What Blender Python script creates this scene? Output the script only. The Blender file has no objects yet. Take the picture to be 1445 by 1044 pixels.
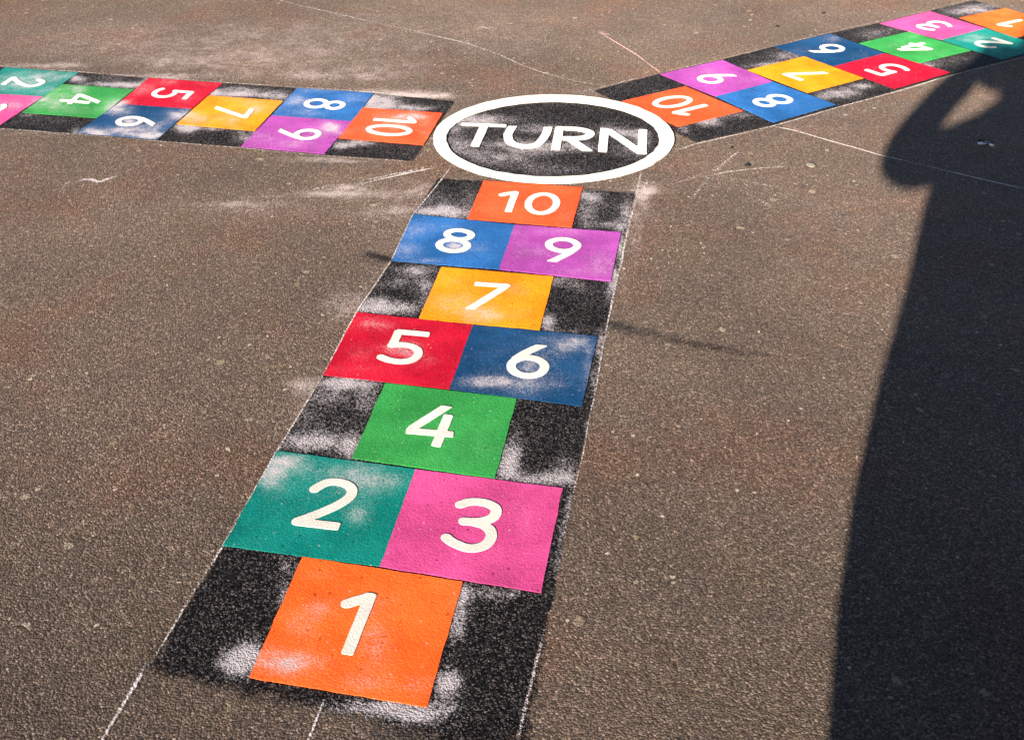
import bpy, bmesh, math, random
import numpy as np
from mathutils import Matrix, Vector, noise as mnoise

random.seed(7)
rng = np.random.default_rng(7)
sc = bpy.context.scene
COL = sc.collection
R = math.radians

# ------------------------------------------------------------------ camera
S = 0.30                                   # side of one hopscotch square, metres
W, H = 1445.0, 1044.0
FOC, PITCH, ROLL, CH = 1553.7767, 0.5913, 0.0149, 4.7354 * S
cp, sp_ = math.cos(PITCH), math.sin(PITCH)
FW = np.array([0.0, cp, -sp_])
_r = np.array([1.0, 0, 0]); _u = np.cross(_r, FW)
RT = math.cos(ROLL) * _r + math.sin(ROLL) * _u
UP = -math.sin(ROLL) * _r + math.cos(ROLL) * _u
CAMP = np.array([0.0, 0.0, CH])


def ray(u, v):
    d = FW * FOC + RT * (u - W / 2) - UP * (v - H / 2)
    return d / np.linalg.norm(d)


def at(u, v):
    """the point of the ground seen at a pixel of the photograph"""
    d = ray(u, v)
    t = -CH / d[2]
    return np.array([d[0] * t, d[1] * t])


cam = bpy.data.cameras.new('camera')
camo = bpy.data.objects.new('camera', cam)
COL.objects.link(camo)
M = Matrix([[RT[i], UP[i], -FW[i], CAMP[i]] for i in range(3)] + [[0, 0, 0, 1]])
camo.matrix_world = M
cam.sensor_fit = 'HORIZONTAL'
cam.sensor_width = 36
cam.lens = FOC / W * 36
cam.clip_start = 0.02
cam.clip_end = 500
sc.camera = camo

# ------------------------------------------------------------------ light
SUN = ray(1430, 95)                        # direction the light travels
ELEV = math.asin(-SUN[2])
AZ = math.atan2(-SUN[0], -SUN[1])          # compass direction of the sun, from +Y
sl = bpy.data.lights.new('sun', 'SUN')
sl.energy = 5.0
sl.angle = R(0.55)
sl.color = (1.0, 0.90, 0.775)
so = bpy.data.objects.new('sun', sl)
so.rotation_euler = Vector(SUN).to_track_quat('-Z', 'Y').to_euler()
so.location = (-2, -5, 4)
COL.objects.link(so)
w = bpy.data.worlds.new('World')
sc.world = w
w.use_nodes = True
nt = w.node_tree
bg = nt.nodes['Background']
sky = nt.nodes.new('ShaderNodeTexSky')
sky.sky_type = 'NISHITA'
sky.sun_disc = False
sky.sun_elevation = ELEV
sky.sun_rotation = AZ
sky.air_density = 0.55
sky.dust_density = 0.3
nt.links.new(sky.outputs[0], bg.inputs[0])
bg.inputs[1].default_value = 0.056
sc.view_settings.view_transform = 'Standard'
sc.view_settings.look = 'None'
sc.view_settings.exposure = 1.45
sc.view_settings.gamma = 1


# ------------------------------------------------------------------ node helpers
class NB:
    def __init__(self, name):
        self.m = bpy.data.materials.new(name)
        self.m.use_nodes = True
        self.t = self.m.node_tree
        self.t.nodes.clear()
        self.geo = self.t.nodes.new('ShaderNodeNewGeometry')

    def n(self, kind, **kw):
        x = self.t.nodes.new(kind)
        for k, v in kw.items():
            setattr(x, k, v)
        return x

    def link(self, a, b):
        if isinstance(a, (int, float)):
            b.default_value = a
        elif isinstance(a, tuple):
            b.default_value = a if len(a) == 4 or len(b.default_value) == 3 else (*a, 1)
        else:
            self.t.links.new(a, b)

    def pos(self):
        return self.geo.outputs['Position']

    def noise(self, scale, detail=2, rough=0.5, off=0.0, vec=None):
        x = self.n('ShaderNodeTexNoise', noise_dimensions='3D')
        v = vec or self.pos()
        if off:
            a = self.n('ShaderNodeVectorMath', operation='ADD')
            self.link(v, a.inputs[0]); a.inputs[1].default_value = (off, off * 1.7, off * .3)
            v = a.outputs[0]
        self.link(v, x.inputs['Vector'])
        x.inputs['Scale'].default_value = scale
        x.inputs['Detail'].default_value = detail
        x.inputs['Roughness'].default_value = rough
        return x.outputs['Fac']

    def vor(self, scale, feature='F1', rnd=1.0, vec=None):
        x = self.n('ShaderNodeTexVoronoi', voronoi_dimensions='2D', feature=feature)
        self.link(vec or self.pos(), x.inputs['Vector'])
        x.inputs['Scale'].default_value = scale
        x.inputs['Randomness'].default_value = rnd
        return x

    def math(self, op, a, b=0.0, c=None, clamp=False):
        x = self.n('ShaderNodeMath', operation=op, use_clamp=clamp)
        self.link(a, x.inputs[0]); self.link(b, x.inputs[1])
        if c is not None:
            self.link(c, x.inputs[2])
        return x.outputs[0]

    def rng(self, v, a, b, c=0.0, d=1.0, smooth=False):
        x = self.n('ShaderNodeMapRange', clamp=True)
        if smooth:
            x.interpolation_type = 'SMOOTHSTEP'
        self.link(v, x.inputs[0])
        for i, q in enumerate((a, b, c, d)):
            self.link(q, x.inputs[i + 1])
        return x.outputs[0]

    def mix(self, f, a, b, blend='MIX'):
        x = self.n('ShaderNodeMix', data_type='RGBA', blend_type=blend)
        self.link(f, x.inputs[0]); self.link(a, x.inputs[6]); self.link(b, x.inputs[7])
        return x.outputs[2]

    def ramp(self, f, stops):
        x = self.n('ShaderNodeValToRGB')
        e = x.color_ramp.elements
        while len(e) < len(stops):
            e.new(0.5)
        for i, (p, c) in enumerate(stops):
            e[i].position = p
            e[i].color = (*c, 1) if not isinstance(c, float) else (c, c, c, 1)
        self.link(f, x.inputs[0])
        return x.outputs[0]

    def sep(self, c):
        x = self.n('ShaderNodeSeparateColor')
        self.link(c, x.inputs[0])
        return x.outputs

    def attr(self, name):
        return self.n('ShaderNodeAttribute', attribute_name=name).outputs['Fac']

    def speck(self, lo=0.35, hi=0.75, amt=1.0, a='dust', cloud=True, base=0.0, fine=1.0):
        """an amount 0..1 stored on the mesh, broken up into powdery grains"""
        d = self.attr(a)
        if cloud:
            c = self.noise(24, 4, 0.62, 3.1)
            d = self.math('MULTIPLY', d, self.rng(c, 0.34, 0.66, 0.6, 1.15))
        if base:
            d = self.math('ADD', d, base)
        r1 = self.sep(self.vor(260 * fine).outputs['Color'])[1]
        r2 = self.sep(self.vor(480 * fine).outputs['Color'])[2]
        g = self.math('ADD', self.math('MULTIPLY', r1, 0.45), self.math('MULTIPLY', r2, 0.55))
        g = self.math('MULTIPLY', self.math('SUBTRACT', g, 0.5), 0.85 * amt)
        return self.rng(self.math('ADD', d, g), lo, hi)

    def height(self):
        """the relief of rolled aggregate, shared by the asphalt and all paint on it"""
        v1 = self.vor(225)
        v2 = self.vor(470)
        wob = self.noise(60, 3, 0.6)
        h = self.math('ADD', self.math('MULTIPLY', self.rng(v1.outputs['Distance'], 0.0, 0.75, 1.0, 0.0), 0.65),
                      self.math('MULTIPLY', self.rng(v2.outputs['Distance'], 0.0, 0.75, 1.0, 0.0), 0.30))
        rnd = self.sep(v1.outputs['Color'])[0]
        h = self.math('MULTIPLY', h, self.rng(rnd, 0, 1, 0.45, 1.0))
        return self.math('ADD', h, self.math('MULTIPLY', wob, 0.5)), v1, v2

    def bump(self, h, strength, dist):
        b = self.n('ShaderNodeBump')
        b.inputs['Strength'].default_value = strength
        b.inputs['Distance'].default_value = dist
        self.link(h, b.inputs['Height'])
        return b.outputs[0]

    def finish(self, col, rough=0.7, normal=None, spec=0.4, alpha=None, diff=0.0):
        p = self.n('ShaderNodeBsdfPrincipled')
        o = self.n('ShaderNodeOutputMaterial')
        self.link(col, p.inputs['Base Color'])
        self.link(rough, p.inputs['Roughness'])
        p.inputs['Specular IOR Level'].default_value = spec
        p.inputs['Diffuse Roughness'].default_value = diff
        if normal is not None:
            self.link(normal, p.inputs['Normal'])
        if alpha is not None:
            self.link(alpha, p.inputs['Alpha'])
        self.t.links.new(p.outputs[0], o.inputs[0])
        return self.m


CHALK = (0.47, 0.425, 0.445)


def asphalt_colour(b, v1, v2):
    r = b.sep(v1.outputs['Color'])
    r2 = b.sep(v2.outputs['Color'])
    stone = b.ramp(r[0], [(0.0, (0.038, 0.0285, 0.0235)), (0.35, (0.088, 0.0685, 0.056)), (0.7, (0.140, 0.108, 0.089)),
                          (0.9, (0.215, 0.168, 0.138)), (1.0, (0.46, 0.38, 0.32))])
    tint = b.ramp(r[1], [(0.0, (1.12, 0.94, 0.88)), (0.5, (1.0, 1.0, 1.0)), (1.0, (0.96, 1.0, 0.94))])
    stone = b.mix(1.0, stone, tint, 'MULTIPLY')
    sand = b.ramp(r2[0], [(0.0, (0.028, 0.0225, 0.019)), (0.6, (0.096, 0.075, 0.062)), (1.0, (0.30, 0.245, 0.20))])
    c = b.mix(0.5, stone, sand)
    c = b.mix(1.0, c, (1.04, 0.985, 0.955, 1), 'MULTIPLY')
    # binder in the gaps between stones
    gap = b.rng(v1.outputs['Distance'], 0.42, 0.72)
    c = b.mix(b.math('MULTIPLY', gap, 0.55), c, (0.03, 0.025, 0.022))
    return c


def mat_asphalt():
    b = NB('asphalt')
    h, v1, v2 = b.height()
    c = asphalt_colour(b, v1, v2)
    # worn and stained areas
    n1 = b.noise(1.3, 4, 0.6)
    c = b.mix(1.0, c, b.ramp(n1, [(0.3, (0.76, 0.77, 0.78)), (0.7, (1.17, 1.15, 1.13))]), 'MULTIPLY')
    st = b.noise(17, 4, 0.65, 33.0)
    c = b.mix(b.rng(st, 0.60, 0.74, 0.0, 0.45), c, b.mix(1.0, c, (0.62, 0.61, 0.62, 1), 'MULTIPLY'))
    n2 = b.noise(2.6, 3, 0.55, 9.0)
    c = b.mix(b.rng(n2, 0.50, 0.68), c, b.mix(1.0, c, (1.12, 0.95, 0.90), 'MULTIPLY'))
    n3 = b.noise(6.0, 3, 0.6, 17.0)
    c = b.mix(b.rng(n3, 0.55, 0.70, 0, 0.3), c, b.mix(1.0, c, (1.12, 1.08, 0.86), 'MULTIPLY'))
    # pale buff flecks: flattened stones and scraps trodden into the surface
    wv = b.n('ShaderNodeVectorMath', operation='ADD')
    wn = b.n('ShaderNodeTexNoise'); b.link(b.pos(), wn.inputs['Vector']); wn.inputs['Scale'].default_value = 45
    ws = b.n('ShaderNodeVectorMath', operation='SCALE'); b.link(wn.outputs['Color'], ws.inputs[0]); ws.inputs['Scale'].default_value = 0.022
    b.link(b.pos(), wv.inputs[0]); b.link(ws.outputs[0], wv.inputs[1])
    f = b.vor(7.5, vec=wv.outputs[0])
    fr = b.sep(f.outputs['Color'])
    size = b.rng(fr[0], 0.58, 1.0, 0.0, 0.080)
    fm = b.math('LESS_THAN', f.outputs['Distance'], size)
    fcol = b.ramp(fr[1], [(0.0, (0.30, 0.25, 0.16)), (0.5, (0.38, 0.31, 0.25)), (0.8, (0.24, 0.20, 0.10)), (1.0, (0.50, 0.46, 0.40))])
    gm = b.rng(b.noise(260, 2, 0.6, 2.2), 0.38, 0.58, 0.15, 0.75)
    c = b.mix(b.math('MULTIPLY', fm, gm), c, fcol)
    f2 = b.vor(26, vec=wv.outputs[0])
    fr2 = b.sep(f2.outputs['Color'])
    fm2 = b.math('LESS_THAN', f2.outputs['Distance'], b.rng(fr2[0], 0.86, 1.0, 0.0, 0.10))
    c = b.mix(b.math('MULTIPLY', fm2, 0.7), c, (0.52, 0.45, 0.36))
    # black overspray and rubber, then powder with the painted far brightening
    c = b.mix(b.math('MULTIPLY', b.speck(0.3, 0.8, 0.8, 'dark', False), 0.85), c, (0.022, 0.021, 0.022))
    c = b.mix(b.math('MULTIPLY', b.speck(0.30, 1.0, 0.8), 0.85), c, (0.46, 0.385, 0.365))
    return b.finish(c, b.rng(v1.outputs['Distance'], 0, 0.8, 0.62, 0.9), b.bump(h, 0.72, 0.0030), 0.12, diff=1.0)


def mat_black():
    b = NB('black_road_paint')
    h, v1, v2 = b.height()
    r = b.sep(v1.outputs['Color']); r2 = b.sep(v2.outputs['Color'])
    c = b.ramp(r[0], [(0.0, (0.002, 0.0017, 0.0017)), (0.6, (0.006, 0.005, 0.005)), (0.88, (0.018, 0.0155, 0.0155)), (1.0, (0.075, 0.065, 0.064))])
    worn = b.math('MULTIPLY', b.rng(r2[0], 0.86, 0.97), b.rng(b.noise(9, 3, .6), 0.35, 0.7, 0.25, 0.9))
    c = b.mix(worn, c, (0.20, 0.17, 0.16))
    c = b.mix(b.math('MULTIPLY', b.speck(0.30, 1.05, 1.2, base=0.0), 0.9), c, CHALK)
    a = b.speck(0.35, 0.6, 0.8, 'cover', False)
    return b.finish(c, 0.7, b.bump(h, 0.85, 0.0036), 0.1, alpha=a, diff=0.8)


def mat_paint(name, col, wear=0.0):
    b = NB(name)
    h, v1, v2 = b.height()
    n = b.noise(11, 3, 0.6, 4.4)
    c = b.mix(1.0, (*col, 1), b.ramp(n, [(0.3, (0.80, 0.80, 0.80)), (0.72, (1.14, 1.14, 1.14))]), 'MULTIPLY')
    fade = b.noise(6.5, 3, 0.55, 21.0)
    c = b.mix(b.rng(fade, 0.44, 0.68, 0.0, 0.6), c, tuple(min(.95, x * 1.55 + .010) for x in col))
    r = b.sep(v1.outputs['Color'])
    c = b.mix(1.0, c, b.ramp(r[0], [(0.0, (0.86, 0.86, 0.86)), (1.0, (1.08, 1.08, 1.08))]), 'MULTIPLY')
    # bare pits where the paint missed a hollow
    f = b.vor(38)
    pit = b.math('LESS_THAN', f.outputs['Distance'], b.rng(b.sep(f.outputs['Color'])[0], 0.66, 1.0, 0.0, 0.13))
    c = b.mix(b.math('MULTIPLY', pit, 0.6), c, b.mix(1.0, c, (0.25, 0.22, 0.22), 'MULTIPLY'))
    f2 = b.vor(60)
    wh = b.math('LESS_THAN', f2.outputs['Distance'], b.rng(b.sep(f2.outputs['Color'])[1], 0.90, 1.0, 0.0, 0.12))
    c = b.mix(b.math('MULTIPLY', wh, 0.55), c, CHALK)
    dm = b.speck(0.24, 1.15, 0.95, base=wear, fine=1.5)
    thin = tuple(.35 * k + .65 * min(.8, x * 1.7 + .02) for k, x in zip(CHALK, col))      # thin powder lets the paint show
    c = b.mix(b.math('MULTIPLY', dm, 0.9), c, b.mix(b.rng(dm, 0.25, 0.85), thin, CHALK))
    return b.finish(c, 0.65, b.bump(h, 0.34, 0.0026), 0.1, diff=0.6)


def mat_white():
    b = NB('white_road_paint')
    h, v1, v2 = b.height()
    n = b.noise(16, 3, 0.6, 4.4)
    c = b.ramp(n, [(0.3, (0.56, 0.525, 0.47)), (0.7, (0.67, 0.635, 0.575))])
    gr = b.rng(b.noise(60, 4, 0.7, 12.0), 0.50, 0.72, 0.0, 0.35)
    gm = b.rng(b.noise(5.5, 3, 0.6, 40.0), 0.46, 0.62)
    c = b.mix(b.math('MULTIPLY', gr, gm), c, (0.36, 0.33, 0.31))
    f = b.vor(70)
    pit = b.math('LESS_THAN', f.outputs['Distance'], b.rng(b.sep(f.outputs['Color'])[0], 0.88, 1.0, 0.0, 0.12))
    c = b.mix(b.math('MULTIPLY', pit, 0.5), c, (0.42, 0.38, 0.36))
    return b.finish(c, 0.6, b.bump(h, 0.28, 0.0022), 0.15, diff=0.6)


def mat_chalk(name, col):
    b = NB(name)
    h, v1, v2 = b.height()
    a = b.speck(0.30, 0.75, 1.1, 'cover', False)
    return b.finish(col, 0.95, b.bump(h, 0.7, 0.003), 0.1, alpha=b.math('MULTIPLY', a, 0.92), diff=1.0)


def mat_plain(name, col, rough=0.7, scale=60, amt=0.25):
    b = NB(name)
    n = b.noise(scale, 3, 0.6)
    c = b.mix(1.0, (*col, 1), b.ramp(n, [(0.3, (1 - amt,) * 3), (0.7, (1 + amt,) * 3)]), 'MULTIPLY')
    return b.finish(c, rough, b.bump(n, 0.3, 0.002), 0.3)


ASPHALT = mat_asphalt()
BLACK = mat_black()
WHITE = mat_white()
CH_WHITE = mat_chalk('white_chalk', (0.62, 0.56, 0.55))
CH_PINK = mat_chalk('pink_chalk', (0.55, 0.33, 0.31))
CH_BLUE = mat_chalk('blue_chalk', (0.34, 0.48, 0.60))
CH_DARK = mat_chalk('black_rubber_mark', (0.02, 0.018, 0.018))
PAINT = {k: mat_paint(k + '_road_paint', c, dict(teal=.04, navy=.0, blue=.03, purple=.06, red=.0, green=.0).get(k, 0.0)) for k, c in dict(
    orange=(0.889, 0.112, 0.015), teal=(0.001, 0.168, 0.140), pink=(0.520, 0.058, 0.205), green=(0.026, 0.230, 0.048),
    red=(0.412, 0.003, 0.020), navy=(0.004, 0.042, 0.115), amber=(0.771, 0.220, 0.003), blue=(0.016, 0.097, 0.287),
    purple=(0.288, 0.048, 0.267), coral=(0.889, 0.076, 0.019)).items()}


# ------------------------------------------------------------------ powder, stains and painted far-ground brightening, as patches on the ground
def patch(u, v, ru, rv, s):
    c = at(u, v)
    return (c, np.linalg.inv(np.stack([at(u + ru, v) - c, at(u, v + rv) - c], 1)), s)


# (u, v, half width, half height, amount)
DUST_SQ = [patch(*p) for p in [
    (430, 880, 28, 22, .55), (455, 858, 26, 18, .55), (528, 905, 30, 55, .55), (400, 935, 62, 20, .95), (590, 968, 26, 18, .5),
    (450, 812, 30, 9, .3), (640, 850, 14, 40, .2), (540, 850, 34, 20, .3), (500, 965, 50, 14, .3),
    (383, 666, 34, 24, 1.2), (600, 650, 60, 14, .12), (680, 610, 30, 30, .2), (415, 656, 40, 14, .8), (515, 677, 45, 30, .75), (506, 727, 20, 18, .65), (470, 668, 30, 14, .4), (440, 700, 60, 40, .25),
    (550, 680, 25, 14, .5), (740, 735, 25, 40, .3), (690, 775, 30, 16, .25), (670, 720, 30, 12, .35), (620, 690, 40, 14, .15),
    (600, 590, 50, 25, .14), (560, 620, 40, 14, .12), (670, 640, 40, 20, .16),
    (527, 459, 38, 12, .55), (570, 494, 26, 14, .85), (510, 500, 30, 16, .35), (600, 510, 30, 10, .35), (510, 522, 50, 8, .25),
    (690, 541, 55, 10, .85), (785, 490, 45, 22, .6), (745, 516, 22, 13, .6), (740, 552, 30, 12, .5), (812, 485, 24, 16, .6), (770, 540, 50, 20, .35), (690, 505, 40, 30, .2), (830, 520, 10, 40, .5),
    (640, 428, 50, 18, .6), (685, 447, 42, 12, .7), (732, 410, 22, 10, .45), (640, 396, 25, 9, .3), (740, 440, 20, 12, .25),
    (572, 356, 24, 13, .85), (610, 322, 40, 10, .45), (640, 349, 14, 7, 1.0), (670, 352, 24, 9, .45), (580, 330, 24, 14, .45), (600, 370, 30, 5, .6),
    (790, 327, 60, 8, .4), (770, 357, 34, 10, .45), (850, 372, 24, 20, .45), (735, 345, 18, 20, .3), (815, 385, 40, 9, .35),
    (770, 290, 30, 14, .3), (690, 296, 16, 16, .2), (800, 305, 14, 12, .35),
    # left lane
    (55, 110, 60, 10, .75), (20, 122, 40, 9, .5), (70, 128, 30, 8, .6), (20, 150, 40, 10, .55), (60, 142, 20, 6, .7),
    (75, 150, 25, 8, .5), (165, 146, 22, 11, .85), (112, 127, 14, 8, .6), (120, 156, 40, 8, .35), (90, 138, 30, 6, .45),
    (135, 190, 28, 9, 1.1), (185, 186, 40, 9, .95), (252, 163, 20, 8, 1.0), (170, 158, 20, 8, .75), (215, 193, 20, 6, .9), (180, 172, 14, 5, .9), (225, 175, 20, 7, .5),
    (198, 127, 20, 8, .55), (235, 117, 20, 5, .45), (265, 140, 20, 8, .3), (290, 118, 20, 5, .3),
    (280, 168, 24, 9, .55), (326, 170, 20, 12, .55), (360, 154, 30, 8, .6), (345, 142, 30, 6, .35),
    (415, 143, 25, 10, .65), (445, 128, 40, 5, .4), (500, 140, 22, 7, .5), (430, 160, 30, 7, .4),
    (465, 181, 14, 8, .85), (370, 195, 30, 9, .35), (410, 205, 40, 7, .35), (440, 190, 30, 10, .3), (480, 190, 12, 12, .3),
    (585, 166, 30, 6, .9), (545, 166, 30, 9, .45), (520, 185, 30, 9, .3), (600, 180, 14, 16, .3), (560, 180, 20, 6, .45),
    # right lane
    (1015, 110, 40, 14, .3), (1060, 118, 20, 8, .3), (985, 102, 30, 8, .2), (1130, 150, 30, 12, .22), (1090, 130, 22, 8, .2),
    (1175, 55, 20, 8, .6), (1130, 72, 30, 8, .35), (1215, 80, 20, 8, .3), (1270, 65, 30, 10, .4), (1290, 52, 20, 5, .4), (1320, 75, 30, 8, .3),
    (1300, 25, 30, 9, .25), (1370, 55, 30, 8, .6), (1410, 60, 24, 10, .3), (1260, 108, 40, 12, .12), (1330, 40, 30, 8, .2), (1420, 22, 26, 8, .25),
]]
DUST_BK = [patch(*p) for p in [
    (333, 936, 26, 22, 1.15), (352, 925, 16, 26, 1.0), (545, 1000, 75, 11, 1.2), (590, 1008, 40, 16, .9), (632, 965, 18, 24, 1.2), (645, 880, 12, 28, 1.0), (655, 840, 10, 22, .8), (402, 838, 12, 18, 1.0), (408, 800, 16, 14, .5),
    (700, 838, 48, 11, .8), (797, 765, 11, 34, .9), (806, 720, 9, 24, .9), (790, 800, 10, 16, .6),
    (440, 625, 60, 14, .8), (420, 590, 26, 26, .3), (496, 632, 20, 20, .9), (480, 541, 46, 9, 1.25), (450, 560, 40, 10, .5), (520, 560, 20, 20, .6), (470, 600, 40, 40, .18),
    (716, 655, 17, 20, 1.2), (765, 676, 52, 10, 1.05), (730, 625, 12, 22, .5), (795, 660, 20, 18, .5),
    (585, 382, 32, 9, .9), (560, 400, 28, 10, .5), (545, 436, 46, 10, 1.05), (600, 405, 16, 20, .7), (530, 425, 26, 10, .6),
    (790, 397, 22, 8, .7), (772, 455, 12, 14, 1.0), (820, 410, 30, 10, .3), (800, 468, 40, 5, .5), (862, 410, 8, 30, .5),
    (605, 298, 40, 8, .9), (640, 302, 26, 9, 1.0), (612, 280, 26, 12, .4), (662, 280, 12, 20, .4),
    (832, 279, 20, 12, .85), (826, 305, 14, 14, .6), (855, 318, 36, 6, .6), (870, 300, 20, 16, .25),
    (886, 300, 9, 30, .6), (875, 345, 6, 26, 1.1), (868, 390, 6, 16, .8), (848, 490, 7, 22, 1.0), (840, 540, 7, 30, .6), (826, 600, 6, 30, .3),
    # left lane
    (524, 147, 18, 12, 1.3), (545, 146, 26, 9, .9), (585, 153, 34, 5, 1.1), (560, 134, 40, 4, .5), (505, 203, 30, 5, 1.0), (480, 207, 14, 6, .9), (575, 212, 12, 10, .3),
    (262, 181, 18, 8, 1.2), (300, 182, 30, 4, .7), (345, 195, 16, 10, .8), (365, 190, 8, 10, .9), (330, 134, 40, 4, .9), (330, 127, 26, 6, .45), (398, 137, 18, 8, .9), (300, 128, 12, 6, .8), (360, 130, 40, 8, .45),
    (185, 121, 26, 6, .9), (108, 112, 12, 6, 1.2), (150, 120, 40, 4, .8), (210, 112, 10, 6, .8), (150, 110, 30, 6, .3), (40, 163, 12, 4, .8), (110, 187, 10, 6, .8), (70, 170, 50, 6, .2),
    # right lane
    (1000, 172, 24, 8, 1.0), (1040, 163, 24, 5, .7), (965, 182, 10, 8, .7), (1050, 100, 30, 9, .35), (1110, 80, 28, 9, .6), (1085, 92, 20, 5, .8), (930, 130, 30, 10, .2),
    (1185, 132, 26, 8, .85), (1215, 122, 20, 5, .8), (1160, 138, 12, 6, .6), (1235, 50, 30, 10, .45), (1260, 42, 20, 5, .4), (1380, 16, 32, 7, .75), (1350, 18, 26, 8, .5), (1395, 8, 30, 6, .5),
    (1310, 92, 18, 5, .8), (1350, 85, 26, 6, .3),
    # turning circle
    (672, 172, 34, 9, .75), (700, 168, 50, 7, .5), (760, 182, 40, 9, .6), (800, 208, 60, 8, .75), (720, 203, 60, 8, .6), (650, 205, 24, 20, .6), (690, 225, 40, 12, .6), (740, 218, 50, 12, .45), (830, 190, 30, 10, .4),
    (885, 188, 26, 7, .9), (905, 200, 14, 16, .7), (860, 180, 14, 10, .4), (780, 240, 70, 10, .35), (640, 180, 12, 12, .5), (890, 215, 24, 12, .4), (770, 150, 60, 5, .15),
]]
DUST_LIGHT_GR = [patch(*p) for p in [
    (908, 277, 14, 12, .9), (896, 330, 12, 44, .5), (880, 400, 12, 40, .35), (915, 300, 24, 30, .2), (925, 271, 20, 4, .5),
    (500, 425, 60, 22, .45), (535, 395, 24, 16, .35), (470, 450, 30, 20, .35), (440, 545, 36, 14, .8), (420, 575, 20, 30, .4), (540, 380, 20, 8, .3), (390, 615, 14, 24, .3), (360, 680, 16, 40, .3), (540, 300, 40, 12, .4), (580, 290, 30, 14, .35),
    (345, 288, 80, 5, .5), (450, 275, 110, 6, .5), (530, 272, 90, 10, .5), (490, 264, 20, 5, .8), (600, 262, 40, 10, .3), (420, 300, 120, 10, .2), (520, 250, 90, 8, .3), (480, 228, 60, 4, .6),
    (545, 134, 90, 8, .85), (600, 136, 50, 5, .6), (250, 108, 70, 5, .7), (60, 93, 70, 4, .6), (120, 65, 220, 34, .32), (420, 66, 180, 40, .33), (700, 60, 160, 40, .25), (620, 20, 260, 30, .22), (1000, 30, 140, 30, .22), (1220, 290, 110, 60, .26), (1180, 160, 90, 24, .24), (1060, 300, 120, 50, .16), (1320, 150, 60, 30, .2), (560, 330, 60, 30, .25), (300, 300, 160, 20, .18), (1000, 120, 60, 20, .15), (300, 88, 160, 14, .3), (450, 108, 120, 9, .35), (540, 100, 100, 18, .2), (200, 40, 300, 20, .14), (720, 120, 80, 10, .18), (940, 60, 100, 20, .12),  # broad patches also paint in the far asphalt's low-sun backscatter, besides powder
    (190, 205, 90, 5, .35), (60, 188, 70, 4, .35), (430, 224, 60, 4, .5), (910, 262, 30, 8, .5), (960, 235, 40, 12, .15), (1000, 250, 60, 20, .14),
    (450, 1008, 22, 8, .6), (490, 985, 60, 10, .3), (560, 1030, 80, 14, .3), (206, 935, 10, 16, .6), (850, 130, 60, 8, .3), (880, 130, 30, 4, .5), (1200, 180, 60, 10, .1), (1130, 182, 30, 7, .2), (640, 255, 22, 8, .3), (848, 48, 10, 4, .2),
    (1240, 20, 120, 10, .15), (818, 640, 6, 40, .3), (800, 700, 8, 20, .3),
]]
DARK_GR = [patch(*p) for p in [
    (900, 468, 36, 8, .75), (940, 481, 40, 8, .5), (985, 492, 40, 8, .3), (868, 458, 20, 7, .7), (540, 366, 30, 8, .8), (520, 358, 16, 5, .5), (570, 352, 12, 10, .5),
    (455, 230, 12, 6, .8), (640, 300, 10, 3, .2), (280, 962, 60, 8, .7), (225, 945, 20, 16, .5), (400, 985, 90, 10, .6), (560, 1035, 60, 14, .55), (640, 1030, 90, 30, .6), (820, 600, 8, 60, .45), (800, 740, 10, 60, .5), (786, 840, 8, 40, .5),
    (430, 250, 30, 5, .2), (650, 245, 20, 8, .3),
]]


def amount(P, patches):
    """sum of patches at points P (n,2), each with a ragged outline"""
    out = np.zeros(len(P))
    nz = np.array([mnoise.noise(Vector((p[0] * 9, p[1] * 9, 0.3))) * .45 + mnoise.noise(Vector((p[0] * 25, p[1] * 25, 1.7))) * .3 for p in P])
    for c, m, s in patches:
        d = (P - c) @ m.T
        q = np.sqrt((d ** 2).sum(1)) + nz * .55
        out += s * np.exp(-np.clip(q, 0, 9) ** 2 * 1.1) * (q < 3)
    return np.clip(out, 0, 1.25)


# ------------------------------------------------------------------ mesh helpers
def link(name, verts, faces, mat, parent=None, attrs=None, smooth=False):
    me = bpy.data.meshes.new(name)
    me.from_pydata([tuple(map(float, v)) for v in verts], [], [tuple(map(int, f)) for f in faces])
    me.update()
    for k, a in (attrs or {}).items():
        at_ = me.attributes.new(k, 'FLOAT', 'POINT')
        at_.data.foreach_set('value', np.asarray(a, np.float32))
    me.materials.append(mat)
    if smooth:
        me.polygons.foreach_set('use_smooth', [True] * len(me.polygons))
    o = bpy.data.objects.new(name, me)
    COL.objects.link(o)
    if parent:
        o.parent = parent
    return o


def empty(name, label, cat, group=None, loc=(0, 0, 0)):
    o = bpy.data.objects.new(name, None)
    COL.objects.link(o)
    o.empty_display_size = .1
    o['label'] = label; o['category'] = cat
    if group:
        o['group'] = group
    return o


def tag(o, label, cat, group=None):
    o['label'] = label; o['category'] = cat
    if group:
        o['group'] = group
    return o


def grid_faces(nx, ny):
    i, j = np.meshgrid(np.arange(nx - 1), np.arange(ny - 1))
    a = (j * nx + i).ravel()
    return np.stack([a, a + 1, a + 1 + nx, a + nx], 1)


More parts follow.
